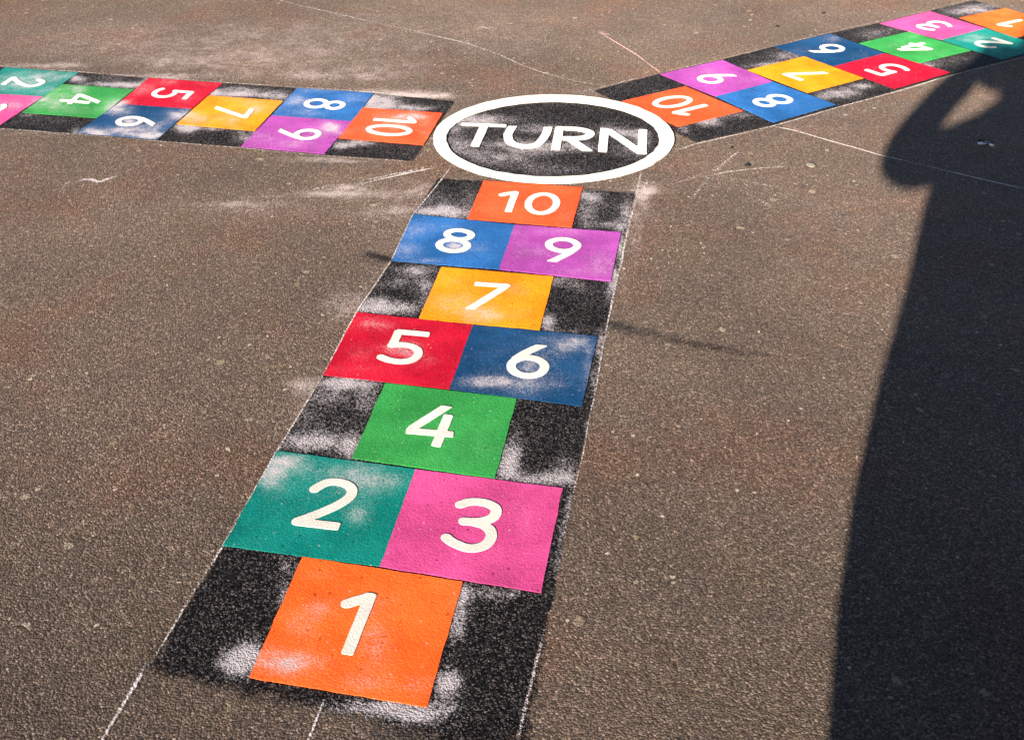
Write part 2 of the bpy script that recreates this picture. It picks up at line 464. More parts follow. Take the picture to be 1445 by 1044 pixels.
# ------------------------------------------------------------------ ground
def build_ground():
    def axis(lo, hi, step, far):
        x = list(np.arange(lo, hi, step))
        s = step
        while x[-1] < far:
            s *= 1.5; x.append(x[-1] + s)
        s = step
        while x[0] > -far:
            s *= 1.5; x.insert(0, x[0] - s)
        return np.array(x)
    X = axis(-2.9, 3.6, .022, 60)
    Y = axis(.9, 6.0, .022, 60)
    xx, yy = np.meshgrid(X, Y)
    P = np.stack([xx.ravel(), yy.ravel()], 1)
    V = np.c_[P, np.zeros(len(P))]
    core = (abs(P[:, 0]) < 4) & (P[:, 1] > .5) & (P[:, 1] < 7)
    d = np.zeros(len(P)); k = np.zeros(len(P))
    d[core] = amount(P[core], DUST_LIGHT_GR)
    k[core] = amount(P[core], DARK_GR)
    g = link('ground', V, grid_faces(len(X), len(Y)), ASPHALT, attrs={'dust': d, 'dark': k})
    g['kind'] = 'structure'


build_ground()


# ------------------------------------------------------------------ shapes from strokes: distance fields traced into one flat outline
def spline(pts, n=10, closed=False):
    p = np.array(pts, float)
    out = []
    m = len(p)
    rngi = range(m if closed else m - 1)
    for i in rngi:
        if closed:
            a, b, c, d = p[(i - 1) % m], p[i], p[(i + 1) % m], p[(i + 2) % m]
        else:
            a, b, c, d = p[max(i - 1, 0)], p[i], p[i + 1], p[min(i + 2, m - 1)]
            if i == 0: a = 2 * b - c
            if i == m - 2: d = 2 * c - b
        for t in np.linspace(0, 1, n, endpoint=False):
            out.append(.5 * ((2 * b) + (c - a) * t + (2 * a - 5 * b + 4 * c - d) * t * t + (3 * b - a - 3 * c + d) * t ** 3))
    if not closed:
        out.append(p[-1])
    else:
        out.append(out[0])
    return np.array(out)


def stroke_sdf(G, line, hw, closed=False, rnd=.35):
    """signed distance of grid points to a brush stroke with slightly rounded flat ends"""
    best = np.full(len(G), 1e9); over = np.full(len(G), -1e9)
    seg = np.diff(line, axis=0)
    L = np.linalg.norm(seg, axis=1)
    cum = np.r_[0, np.cumsum(L)]
    tot = cum[-1]
    for i in range(len(seg)):
        if L[i] < 1e-9:
            continue
        e = seg[i] / L[i]
        q = G - line[i]
        t = q @ e
        lo = -1e9 if (i == 0 and not closed) else 0
        hi = 1e9 if (i == len(seg) - 1 and not closed) else L[i]
        tc = np.clip(t, lo, hi)
        lat = np.linalg.norm(q - tc[:, None] * e, axis=1)
        true = np.linalg.norm(q - np.clip(t, 0, L[i])[:, None] * e, axis=1)
        s = cum[i] + tc
        ov = np.maximum(s - tot, -s) if not closed else np.full(len(G), -1e9)
        r = hw * rnd
        a = ov + r; b = lat - hw + r
        sd = np.sqrt(np.maximum(a, 0) ** 2 + np.maximum(b, 0) ** 2) + np.minimum(np.maximum(a, b), 0) - r
        best = np.minimum(best, sd)
    return best


def march(sd, nx, ny, xs, ys):
    """marching squares: the region sd < 0 as welded polygons, plus its boundary edges"""
    V = []; idx = {}; F = []; E = []
    D = sd.reshape(ny, nx)

    def corner(i, j):
        k = ('c', i, j)
        if k not in idx:
            idx[k] = len(V); V.append((xs[i], ys[j]))
        return idx[k]

    def cross(i, j, i2, j2):
        k = ('e',) + tuple(sorted(((i, j), (i2, j2))))
        if k not in idx:
            a, b = D[j, i], D[j2, i2]
            t = min(max(a / (a - b), .001), .999)
            idx[k] = len(V)
            V.append((xs[i] + (xs[i2] - xs[i]) * t, ys[j] + (ys[j2] - ys[j]) * t))
        return idx[k]
    for j in range(ny - 1):
        for i in range(nx - 1):
            cs = [(i, j), (i + 1, j), (i + 1, j + 1), (i, j + 1)]
            ins = [D[b, a] < 0 for a, b in cs]
            if not any(ins):
                continue
            if sum(ins) == 2 and ins[0] == ins[2]:
                for k in range(4):          # saddle: two separate corners
                    if ins[k]:
                        p, q, r = cs[k - 1], cs[k], cs[(k + 1) % 4]
                        a, b, c = cross(*p, *q), corner(*q), cross(*q, *r)
                        F.append([a, b, c]); E.append((c, a))
                continue
            poly = []; bd = []
            for k in range(4):
                p, q = cs[k], cs[(k + 1) % 4]
                if ins[k]:
                    poly.append(corner(*p))
                if ins[k] != ins[(k + 1) % 4]:
                    x = cross(*p, *q); poly.append(x); bd.append((x, ins[k]))
            F.append(poly)
            if len(bd) == 2:
                out = bd[0][0] if bd[0][1] else bd[1][0]
                inn = bd[1][0] if bd[0][1] else bd[0][0]
                E.append((out, inn))
    return np.array(V), F, E


def raised(name, V2, F, E, z0, z1, mat, parent, attrs=None):
    """the flat outline at height z1 with its edge going down to z0"""
    n = len(V2)
    V = [(x, y, z1) for x, y in V2]
    low = {}
    faces = [list(f) for f in F]
    for a, b in E:
        for k in (a, b):
            if k not in low:
                low[k] = len(V); V.append((V2[k][0], V2[k][1], z0))
        faces.append([b, a, low[a], low[b]])
    return link(name, V, faces, mat, parent, attrs)


HW = .0358
def ell(cx, cy, rx, ry, n=40, rot=0.0):
    t = np.linspace(0, 2 * np.pi, n)
    x, y = rx * np.cos(t), ry * np.sin(t)
    return np.stack([cx + x * math.cos(rot) - y * math.sin(rot), cy + x * math.sin(rot) + y * math.cos(rot)], 1)


# every glyph: list of (points, closed, clip planes (nx, ny, d) meaning nx*x+ny*y<=d)
TOP = [(0, 1, .775)]
GLYPH = {
    '1': [([(.482, .272), (.490, .62), (.492, .775)], False, []), (spline([(.368, .655), (.43, .702), (.50, .748)]), False, [])],
    '2': [(spline([(.384, .635), (.418, .694), (.458, .733), (.518, .750), (.582, .737), (.628, .700), (.645, .642), (.630, .587), (.591, .523), (.533, .454), (.463, .382), (.391, .317), (.372, .300)], 6), False, []),
          ([(.366, .302), (.660, .310)], False, [])],
    '3': [(spline([(.362, .682), (.413, .721), (.474, .739), (.540, .736), (.592, .708), (.612, .662), (.600, .606), (.557, .562), (.493, .538), (.412, .526)], 6), False, []),
          (spline([(.48, .534), (.555, .518), (.604, .477), (.622, .418), (.608, .352), (.562, .302), (.499, .282), (.428, .298), (.372, .327), (.340, .354)], 6), False, [])],
    '4': [([(.545, .83), (.310, .410)], False, [(0, 1, .780), (0, -1, -.372), (-1, .2, -.208)]), ([(.292, .408), (.632, .436)], False, []), ([(.551, .672), (.538, .264)], False, [])],
    '5': [([(.682, .762), (.405, .752)], False, []), ([(.424, .770), (.424, .515)], False, []),
          (spline([(.402, .527), (.498, .558), (.588, .546), (.645, .490), (.655, .405), (.614, .333), (.540, .301), (.448, .307), (.362, .346)], 6), False, [])],
    '6': [(spline([(.610, .800), (.540, .715), (.472, .622), (.412, .520)], 6), False, TOP), (ell(.529, .438, .128, .133), True, [])],
    '7': [([(.345, .718), (.640, .735)], False, []), ([(.640, .760), (.372, .225)], False, [(.03, 1, .790), (0, -1, -.250), (.96, -.28, .423)])],
    '8': [(ell(.519, .646, .116, .099), True, []), (ell(.504, .408, .133, .121), True, [])],
    '9': [(ell(.503, .622, .131, .128), True, []), (spline([(.622, .560), (.575, .465), (.500, .345), (.425, .236)], 6), False, [(0, -1, -.258)])],
    '10': [([(.360, .235), (.360, .752)], False, []), (spline([(.232, .645), (.29, .69), (.365, .735)]), False, []), (ell(.658, .507, .136, .243), True, [])],
}


def glyph_sdf(strokes, G, hw, wob=0.0025, seed=0.0):
    tot = np.full(len(G), 1e9)
    for pts, closed, clips in strokes:
        d = stroke_sdf(G, np.array(pts, float), hw, closed)
        for a, b, c in clips:
            d = np.maximum(d, (G @ np.array([a, b]) - c) / math.hypot(a, b))
        tot = np.minimum(tot, d)
    if wob:                                 # hand-cut stencil: slightly uneven edge
        tot = tot + np.array([mnoise.noise(Vector((g[0] * 16 + seed, g[1] * 16, seed))) for g in G]) * wob
    return tot


def make_numeral(txt, quad, z0, z1, parent, seed):
    n = 84
    xs = np.linspace(.1, .9, n); ys = np.linspace(.1, .9, n)
    gx, gy = np.meshgrid(xs, ys)
    G = np.stack([gx.ravel(), gy.ravel()], 1)
    sd = glyph_sdf(GLYPH[txt], G, HW, seed=seed)
    V, F, E = march(sd, n, n, xs, ys)
    return raised('numeral', bil(quad, V), F, E, z0, z1, WHITE, parent)


def bil(q, P):
    """local (0..1, 0..1) in a square with corners TL, TR, BR, BL -> ground"""
    tl, tr, br, bl = q
    x, y = P[:, :1], P[:, 1:]
    return bl * (1 - x) * (1 - y) + br * x * (1 - y) + tr * x * y + tl * (1 - x) * y


# ------------------------------------------------------------------ lanes
Z_BASE, Z_SQ, Z_NUM = .0010, .0022, .0035
NEAR = (-0.9346, 3.9348, -0.1683, 1.0, 0.9523)
LEFT = (-7.6214, 13.06, -1.7342, 0.9384, 0.967)
RIGHT = (7.6965, 16.7425, 2.1745, 1.0184, 1.0658)
# corners of the painted squares as surveyed, (across, along): pixel
C_NEAR = {(-.5,0):(351.5,956.3),(.5,0):(602.3,998.2),(-.5,1):(427,786),(.5,1):(653,821.4),(-1,1):(315.1,770.5),(1,1):(763.5,836.6),(1,2):(793.9,689.9),(0,1):(536.1,799.9),(0,2):(586.4,663),(-1,2):(391,637),
 (-.5,2):(496.8,647.4),(.5,2):(698.2,675.8),(-.5,3):(543.5,541.2),(.5,3):(729.3,563.3),(-1,3):(456.6,529.8),(-1,4):(503.7,441.5),(0,3):(634.2,549.8),(0,4):(667,459.5),(1,4):(843.5,475.4),(1,3):(821,574),
 (-.5,4):(590.9,450.9),(.5,4):(761.5,466.4),(-.5,5):(622.8,378),(.5,5):(781.2,391.3),(-1,5):(553,369),(-1,6):(583,303.6),(0,6):(726.4,318.3),(0,5):(704,381.1),(1,6):(876.2,329),(1,5):(861.8,398),
 (-.5,6):(659.6,309.8),(.5,6):(806.6,322),(-.5,7):(682.5,256.4),(.5,7):(822,265.6)}
C_LEFT = {(-.5,7):(624.8,160.9),(-.5,6):(511.9,153.4),(.5,6):(477.8,195.8),(.5,7):(597.8,205.7),(-1,5):(419.2,125.3),(-1,6):(527.3,132.7),(0,5):(383.6,164.1),(0,6):(497,172.6),(1,5):(340,207.7),(1,6):(457.8,218.2),
 (-.5,4):(294.8,136.2),(-.5,5):(399.8,143.5),(.5,4):(249.1,175.8),(.5,5):(359.9,185.8),(-1,3):(210.5,111.1),(-1,4):(314.4,118.5),(0,3):(166.4,147.7),(0,4):(270.3,155.2),(1,3):(107.1,188.3),(1,4):(221.7,198.3),(-.5,2):(87.2,119.8),(-.5,3):(189.3,127.4),(.5,2):(31.1,159.7),(.5,3):(138.5,167.8),(-1,2):(110.9,103.6),(-1,1):(7.5,96.1),(0,2):(61.5,137.4),(1,2):(1.2,177)}
C_RIGHT = {(-.5,7):(956.5,179.9),(.5,7):(877.8,144),(-.5,6):(1048,157.4),(.5,6):(967,123.3),(1,6):(931.4,105.9),(1,5):(1019.3,85.9),(0,5):(1090.3,116.6),(0,6):(1010.6,137.5),(-1,6):(1091,173.9),(-1,5):(1178.7,148.7),
 (.5,5):(1054.9,100.1),(.5,4):(1135.1,81),(-.5,4):(1218.3,111.4),(-.5,5):(1139.8,132),(1,4):(1092.5,67.3),(1,3):(1171,48.6),(0,3):(1248.2,76.5),(0,4):(1177.2,94.7),(-1,4):(1261.9,126.3),(-1,3):(1340.4,103.4),
 (.5,3):(1212,62.3),(.5,2):(1283,45.6),(-.5,2):(1370.3,72.2),(-.5,3):(1296.8,90.2),(1,2):(1241.5,34.1),(1,1):(1311.7,16.9),(0,1):(1390.2,41.1),(0,2):(1327.9,57.3),(-1,2):(1413.9,85.2),(.5,1):(1354,26.2),(.5,0):(1418.8,12.5)}
ROWS = {'1': (0, -.5, .5), '2': (1, -1, 0), '3': (1, 0, 1), '4': (2, -.5, .5), '5': (3, -1, 0), '6': (3, 0, 1), '7': (4, -.5, .5), '8': (5, -1, 0), '9': (5, 0, 1), '10': (6, -.5, .5)}
TINT = {'1': 'orange', '2': 'teal', '3': 'pink', '4': 'green', '5': 'red', '6': 'navy', '7': 'amber', '8': 'blue', '9': 'purple', '10': 'coral'}
SHOWN = {'coral': 'orange', 'navy': 'dark blue', 'amber': 'yellow'}


def lane_pt(L, x, y):
    x0, y0, a, sx, sy = L
    x *= sx; y *= sy
    return np.array([x0 + math.cos(a) * x - math.sin(a) * y, y0 + math.sin(a) * x + math.cos(a) * y]) * S


def poly_sd(P, poly):
    """signed distance to a polygon, negative inside"""
    d = np.full(len(P), 1e9); ins = np.zeros(len(P), bool)
    n = len(poly)
    for i in range(n):
        a, b = poly[i], poly[(i + 1) % n]
        e = b - a; q = P - a
        t = np.clip((q @ e) / (e @ e), 0, 1)
        d = np.minimum(d, np.linalg.norm(q - t[:, None] * e, axis=1))
        c = ((a[1] > P[:, 1]) != (b[1] > P[:, 1]))
        with np.errstate(divide='ignore', invalid='ignore'):
            xx = (b[0] - a[0]) * (P[:, 1] - a[1]) / (b[1] - a[1]) + a[0]
        ins ^= c & (P[:, 0] < xx)
    return np.where(ins, -d, d)


def sheet(name, poly, z, mat, parent, soft, step=.011, dust=None):
    """a thin coat of paint inside a polygon with a sprayed edge; soft(P) gives the width of the spray"""
    poly = [np.array(p) for p in poly]
    lo = np.min(poly, 0) - .12; hi = np.max(poly, 0) + .12
    xs = np.arange(lo[0], hi[0], step); ys = np.arange(lo[1], hi[1], step)
    gx, gy = np.meshgrid(xs, ys)
    P = np.stack([gx.ravel(), gy.ravel()], 1)
    sd = poly_sd(P, poly)
    s = soft(P)
    nz = np.array([mnoise.noise(Vector((p[0] * 30, p[1] * 30, 4.2))) for p in P])
    cov = np.clip(.5 - (sd + nz * s * .5) / (2 * s), -.2, 1.2)
    F = grid_faces(len(xs), len(ys))
    keep = (cov[F] > .02).any(1)
    F = F[keep]
    used = np.unique(F)
    mp = -np.ones(len(P), int); mp[used] = np.arange(len(used))
    P = P[used]; cov = cov[used]
    d = amount(P, dust) if dust else np.zeros(len(P))
    return link(name, np.c_[P, np.full(len(P), z)], mp[F], mat, parent, {'cover': cov, 'dust': d})


def build_lane(L, corners, base_px, label, soft, li, nums):
    root = empty('hopscotch_lane', label, 'hopscotch', 'hopscotch lanes around the turning circle')
    sheet('black_base', base_px, Z_BASE, BLACK, root, soft, dust=DUST_BK)
    for k, txt in enumerate(nums):
        row, x0, x1 = ROWS[txt]
        def cn(x, y):
            return at(*corners[(x, y)]) if (x, y) in corners else lane_pt(L, x, y)
        q = [cn(x0, row + 1), cn(x1, row + 1), cn(x1, row), cn(x0, row)]
        n = 64
        t = np.linspace(0, 1, n)
        gx, gy = np.meshgrid(t, t)
        lp = np.stack([gx.ravel(), gy.ravel()], 1)
        P = bil(q, lp)
        # masking tape never gives a ruler-straight edge
        P = P + np.array([[mnoise.noise(Vector((p[0] * 28, p[1] * 28, 8 + li))) + .6 * mnoise.noise(Vector((p[0] * 95, p[1] * 95, 3 + li))), mnoise.noise(Vector((p[0] * 28, p[1] * 28, 18 + li))) + .6 * mnoise.noise(Vector((p[0] * 95, p[1] * 95, 31 + li)))] for p in P]) * .0013
        z = Z_SQ + .00012 * k
        F = [list(f) for f in grid_faces(n, n)]
        ring = list(range(n)) + [i * n + n - 1 for i in range(1, n)] + [(n - 1) * n + i for i in range(n - 2, -1, -1)] + [i * n for i in range(n - 2, 0, -1)]
        V = [(*p, z) for p in P]
        b0 = len(V)
        V += [(*P[i], Z_BASE - .0004) for i in ring]
        m = len(ring)
        for i in range(m):
            F.append([ring[(i + 1) % m], ring[i], b0 + i, b0 + (i + 1) % m])
        d = amount(P, DUST_SQ) + (.02, .12, .0)[li]
        d = np.r_[d, np.zeros(m)]
        so_ = link('number_square', V, F, PAINT[TINT[txt]], root, {'dust': d})
        nm = SHOWN.get(TINT[txt], TINT[txt])
        so_['label'] = f'{nm} square painted with a white {txt}'
        make_numeral(txt, q, z - .0004, Z_NUM + .00012 * k, so_, li * 7.3 + k * 1.9)
    return root


ALL = ['1', '2', '3', '4', '5', '6', '7', '8', '9', '10']
px = lambda *a: [at(*p) for p in a]
near_poly = px((618, 252.5), (760, 262), (896, 274), (881, 330), (870, 400), (852, 480), (836, 565), (815, 660), (797, 750), (779, 845), (757, 940), (736, 1046)) + \
    px((640, 1046), (560, 1022), (450, 993), (340, 972), (212, 940), (318, 770.5), (392, 637), (457, 529.8), (504, 441.5), (553, 369), (583, 303.6))


def soft_near(P):
    ed = at(400, 985)
    y = P[:, 1]
    return np.where(y < at(300, 900)[1], .030, .006)


build_lane(NEAR, C_NEAR, near_poly, 'hopscotch lane of bright squares 1 to 10 running from the foreground up to the circle', soft_near, 0, ALL)
lp = lambda L, *a: [lane_pt(L, *p) for p in a]
left_poly = px((641, 143.5), (527, 132.7), (419, 125.3), (314.4, 118.5), (210.5, 111.1), (110.9, 103.6), (7.5, 96.1)) + lp(LEFT, (-1, 0), (1.0, 0)) + \
    px((0, 182), (107, 188.8), (221.7, 198.8), (340, 208.2), (457.8, 218.7), (582, 227.4))
build_lane(LEFT, C_LEFT, left_poly, 'dusty hopscotch lane entering from the left edge, with sideways numbers above bare asphalt', lambda P: np.full(len(P), .008), 1, ALL)
right_poly = px((838, 128.5), (931.4, 104.9), (1019.3, 84.9), (1092.5, 66.5), (1171, 47.8), (1241.5, 33.3), (1311.7, 16.2), (1375, 1)) + lp(RIGHT, (1.0, -.06), (-1.03, -.06)) + \
    px((1415, 86.5), (1341, 105.5), (1262, 129), (1180, 151.5), (1092, 176.5), (982, 201.5))
build_lane(RIGHT, C_RIGHT, right_poly, 'crisp hopscotch lane at top right, its far end touched by the shadow', lambda P: np.full(len(P), .006), 2, ALL)

# ------------------------------------------------------------------ turning circle
def build_circle():
    root = empty('turn_circle', 'black circle with a white ring reading TURN where the three lanes meet', 'turning circle')
    E3 = [(604.4, 195.8), (952.8, 202), (774.5, 135.1), (780.6, 263.2), (661, 237.2), (897, 241.7), (866.4, 143.7), (667, 153)]
    I3 = [(627.4, 195.8), (929.2, 202), (774.5, 145.4), (780.6, 253.2), (676.5, 231), (878.6, 234.1), (852, 152.5), (683, 160.5)]

    def conic(pts):
        """ellipse a x2 + b xy + c y2 + d x + e y = 1 through surveyed points"""
        G = np.array([at(*p) for p in pts])
        o = G.mean(0); G = G - o
        A = np.c_[G[:, 0] ** 2, G[:, 0] * G[:, 1], G[:, 1] ** 2, G[:, 0], G[:, 1]]
        s = np.linalg.lstsq(A, np.ones(len(G)), rcond=None)[0]
        Q = np.array([[s[0], s[1] / 2], [s[1] / 2, s[2]]])
        c = -.5 * np.linalg.solve(Q, s[3:5])
        k = 1 + c @ Q @ c
        lam, U = np.linalg.eigh(Q / k)
        return o + c, U @ np.diag(1 / np.sqrt(lam)) @ U.T
    co, Mo = conic(E3)
    ci, Mi = conic(I3)
    n = 220
    a = np.linspace(0, 2 * np.pi, n, endpoint=False)
    u = np.stack([np.cos(a), np.sin(a)], 1)
    wob = np.array([mnoise.noise(Vector((x * 9, y * 9, 3.3))) for x, y in u])[:, None]
    wob2 = np.array([mnoise.noise(Vector((x * 9, y * 9, 7.3))) for x, y in u])[:, None]
    Po = co + (u @ Mo.T) * (.994 + wob * .008)
    Pi = ci + (u @ Mi.T) * (1.018 + wob2 * .012)
    zt = .0056
    V = []; F = []
    rings = [(Po, Z_BASE - .0003), (Po, zt)]
    for t in (.25, .5, .75):
        rings.append((Po + (Pi - Po) * t, zt))
    rings += [(Pi, zt), (Pi, Z_BASE - .0003)]
    for Pk, z in rings:
        V += [(*p, z) for p in Pk]
    for k in range(len(rings) - 1):
        for i in range(n):
            j = (i + 1) % n
            F.append([k * n + i, k * n + j, (k + 1) * n + j, (k + 1) * n + i])
    disc = sheet('black_disc', [co + (q - co) * .97 for q in Po], Z_BASE + .0004, BLACK, root, lambda P: np.full(len(P), .004), dust=DUST_BK)
    link('white_ring', V, F, WHITE, root)
    # lettering, in metres
    k = S / .33
    HWm = .0165 * k

    def tr(*a):
        return [(x * k, y * k) for x, y in a]
    top = 3.995 * k
    T = [(tr((-.207, 3.990), (-.035, 3.980)), False, []), (tr((-.117, 3.983), (-.147, 3.778)), False, [])]
    U = [(spline(tr((-.006, 3.995), (-.020, 3.935), (-.028, 3.880), (-.016, 3.815), (.030, 3.783), (.080, 3.803), (.107, 3.875), (.118, 3.930), (.125, 3.990))), False, [(.03, 1, 3.976 * k)])]
    Rr = [(tr((.168, 3.990), (.146, 3.756)), False, [(.04, 1, 3.974 * k)]), (spline(tr((.160, 3.963), (.225, 3.960), (.268, 3.940), (.280, 3.912), (.262, 3.880), (.222, 3.866), (.160, 3.865))), False, []),
          (tr((.190, 3.878), (.275, 3.728)), False, [(-.05, -1, -3.764 * k)])]
    N = [(tr((.337, 3.968), (.315, 3.744)), False, []), (tr((.332, 3.985), (.462, 3.725)), False, [(.04, 1, 3.974 * k), (-.05, -1, -3.752 * k)]), (tr((.481, 3.962), (.456, 3.732)), False, [])]
    let = [(p, c, cl, 1.0 if i not in (0,) else .72) for i, (p, c, cl) in enumerate(T + U + Rr + N)]
    xs = np.arange(-.25, .53, .0042) * k; ys = np.arange(3.69, 4.03, .0042) * k
    gx, gy = np.meshgrid(xs, ys)
    G = np.stack([gx.ravel(), gy.ravel()], 1)
    tot = np.full(len(G), 1e9)
    for p, c, cl, f in let:
        d = stroke_sdf(G, np.array(p, float), HWm * f, c, .3)
        for aa, bb, cc in cl:
            d = np.maximum(d, (G @ np.array([aa, bb]) - cc) / math.hypot(aa, bb))
        tot = np.minimum(tot, d)
    tot += np.array([mnoise.noise(Vector((g[0] * 45, g[1] * 45, 2))) for g in G]) * .0009
    V2, F2, E2 = march(tot, len(xs), len(ys), xs, ys)
    raised('lettering', V2, F2, E2, Z_BASE + .0002, .0046, WHITE, root)


build_circle()


# ------------------------------------------------------------------ chalk lines and scuffs
def ribbon(name, pts, width, mat, label, cat, strength=1.0, z=.0018, jit=.0025, parent=None, group=None, fade=True):
    """pts: ground points of a drawn line (pixels); width in metres"""
    G = np.array([at(*p) for p in pts])
    seg = np.r_[0, np.cumsum(np.linalg.norm(np.diff(G, axis=0), axis=1))]
    n = max(4, int(seg[-1] / .012))
    s = np.linspace(0, seg[-1], n)
    C = np.stack([np.interp(s, seg, G[:, 0]), np.interp(s, seg, G[:, 1])], 1)
    tn = np.gradient(C, axis=0); tn /= np.linalg.norm(tn, axis=1)[:, None]
    nn = np.stack([-tn[:, 1], tn[:, 0]], 1)
    off = np.array([mnoise.noise(Vector((q * 8, pts[0][0] * .1, 0))) for q in s]) * jit
    C = C + nn * off[:, None]
    st = np.array([.75 + .5 * mnoise.noise(Vector((q * 6, pts[0][1] * .13, 3))) for q in s]) * strength
    if fade:
        e = np.minimum(s, seg[-1] - s)
        st *= np.clip(e / .05, .25, 1)
    if np.ndim(width) == 0:
        wd = np.full(n, width)
    else:
        wd = np.interp(np.linspace(0, 1, n), np.linspace(0, 1, len(width)), width)
    if cat == 'chalk line':
        wd = wd * (.5 if group == G1 else .66)
    prof = [(-1, 0.0), (-.5, .75), (0, 1.0), (.5, .75), (1, 0.0)]
    V = []; A = []
    for i in range(n):
        for a, c in prof:
            V.append((*(C[i] + nn[i] * a * wd[i]), z)); A.append(c * st[i])
    F = []
    m = len(prof)
    for i in range(n - 1):
        for j in range(m - 1):
            F.append([i * m + j, (i + 1) * m + j, (i + 1) * m + j + 1, i * m + j + 1])
    o = link(name, V, F, mat, parent, {'cover': A})
    if label:
        tag(o, label, cat, group)
    return o


G1 = 'chalk guide lines snapped along the lanes'
ribbon('chalk_line', [(640, 232), (617, 262), (583, 303), (552, 369), (503, 441), (456, 530), (391, 637), (314, 771), (212, 937)], .0065, CH_WHITE,
       'faint chalk line along the left side of the foreground lane', 'chalk line', .8, group=G1)
ribbon('chalk_line', [(212, 930), (180, 985), (143, 1048), (132, 1066)], [.011, .009, .007], CH_WHITE,
       'bright chalk line running off the bottom edge left of the orange 1', 'chalk line', 1.25, group=G1)
ribbon('chalk_line', [(905, 238), (899, 275), (884, 335), (868, 410), (852, 480), (838, 560), (820, 650), (808, 705)], [.007, .012, .010, .007, .005, .005], CH_WHITE,
       'white dusty chalk line along the right side of the foreground lane', 'chalk line', .66, group=G1)
ribbon('chalk_line', [(770, 885), (756, 940), (740, 1000), (727, 1060)], .008, CH_WHITE,
       'short chalk line leaving the bottom edge right of the orange 1', 'chalk line', .8, group=G1)
ribbon('chalk_line', [(461, 980), (449, 1012), (436, 1044), (428, 1066)], .006, CH_WHITE,
       'short chalk tick under the middle of the orange 1', 'chalk line', 1.15, group=G1)
ribbon('chalk_line', [(822, 263), (900, 270), (936, 274)], .006, CH_WHITE,
       'chalk line crossing the top right corner of the foreground lane', 'chalk line', .85, group=G1)
ribbon('chalk_line', [(-30, 91.5), (110, 102), (210, 109.5), (314, 117), (419, 123.8), (527, 131), (641, 140)], .008, CH_WHITE,
       'chalk line along the far side of the left lane', 'chalk line', .7, group=G1)
ribbon('chalk_line', [(-30, 180), (107, 190), (221, 200), (340, 209.5), (457, 220.5), (585, 229)], .007, CH_WHITE,
       'chalk line along the near side of the left lane', 'chalk line', .6, group=G1)
ribbon('chalk_line', [(800, 134), (838, 126.5), (931, 103.5), (1019, 83.5), (1171, 46.5), (1311, 15), (1385, -4)], .006, CH_WHITE,
       'chalk line along the far side of the top right lane', 'chalk line', .55, group=G1)
ribbon('chalk_line', [(950, 214), (982, 204), (1092, 178.5), (1180, 153), (1262, 131), (1341, 107.5), (1415, 89), (1470, 76)], .007, CH_WHITE,
       'chalk line along the near side of the top right lane, ending in shadow', 'chalk line', .8, group=G1)

G2 = 'loose chalk scrawls on the asphalt'
c = ribbon('chalk_scrawl', [(1088, 179), (1112, 183), (1135, 189), (1180, 202), (1240, 219), (1300, 233), (1370, 250), (1460, 271)], .007, CH_WHITE,
           'long chalk line heading from the blue 8 into the big shadow', 'chalk line', 1.05, group=G2)
ribbon('fork_stroke', [(1106, 175), (1120, 182), (1136, 190)], .008, CH_PINK, None, None, .9, parent=c, z=.0022)
c = ribbon('chalk_scrawl', [(622, 236), (585, 243), (540, 253), (510, 261), (493, 266)], .010, CH_WHITE,
           'double white chalk stroke ending below the left lane beside the circle', 'chalk line', .95, group=G2)
ribbon('side_stroke', [(600, 238), (560, 246), (530, 252), (500, 259)], .007, CH_WHITE, None, None, .7, parent=c, z=.0022)
ribbon('tail_stroke', [(497, 264), (480, 261), (455, 265), (424, 273)], .009, CH_WHITE, None, None, .75, parent=c, z=.0024)
ribbon('chalk_scrawl', [(104, 260), (118, 254), (130, 254), (139, 258), (156, 252), (174, 247)], [.006, .010, .012, .014, .010, .005], CH_WHITE,
       'small white tick mark on bare asphalt below the left lane', 'chalk mark', 1.05, group=G2)
ribbon('chalk_scrawl', [(372, -6), (420, 8), (480, 21), (540, 35), (600, 48), (660, 62), (700, 76), (735, 92), (765, 103), (810, 115), (850, 121)], .008, CH_WHITE,
       'long wavering pale chalk line across the asphalt behind the circle', 'chalk line', .62, group=G2)
ribbon('chalk_scrawl', [(600, 46), (635, 37), (668, 30)], .007, CH_WHITE, 'faint short chalk branch off the long wavering line', 'chalk line', .38, group=G2)
ribbon('chalk_scrawl', [(660, 38), (685, 40), (700, 44)], .009, CH_WHITE, 'tiny pale chalk dash above the long wavering line', 'chalk mark', .55, group=G2)
c = ribbon('chalk_scrawl', [(850, 49), (875, 64), (900, 79), (915, 91), (936, 106)], .008, CH_PINK,
           'pinkish chalk line leading to the corner of the purple 9', 'chalk line', 1.0, group=G2)
ribbon('blob', [(845, 44), (853, 50), (860, 54)], .024, CH_PINK, None, None, .75, parent=c, z=.0022)
ribbon('chalk_scrawl', [(349, 80), (356, 81), (362, 80)], .018, CH_BLUE, 'small pale blue chalk dab beyond the left lane', 'chalk mark', 1.0, group=G2)
t = empty('chalk_star', 'faint star of thin chalk rays right of the circle', 'chalk mark', G2)
for pts, s_ in (([(975, 281), (1000, 250), (1022, 230), (1046, 211)], .6), ([(985, 252), (1030, 243), (1075, 238), (1126, 235)], .6),
                ([(1000, 246), (1040, 254), (1070, 260), (1106, 267)], .42), ([(1040, 264), (1070, 281), (1098, 298)], .62), ([(940, 262), (975, 252), (1000, 247)], .6)):
    ribbon('ray', pts, .006, CH_WHITE, None, None, s_, parent=t)
ribbon('chalk_scrawl', [(899, 256), (909, 258), (918, 260), (924, 257)], .013, CH_WHITE, 'small chalk smear between the circle and the foreground lane corner', 'chalk mark', .75, group=G2)
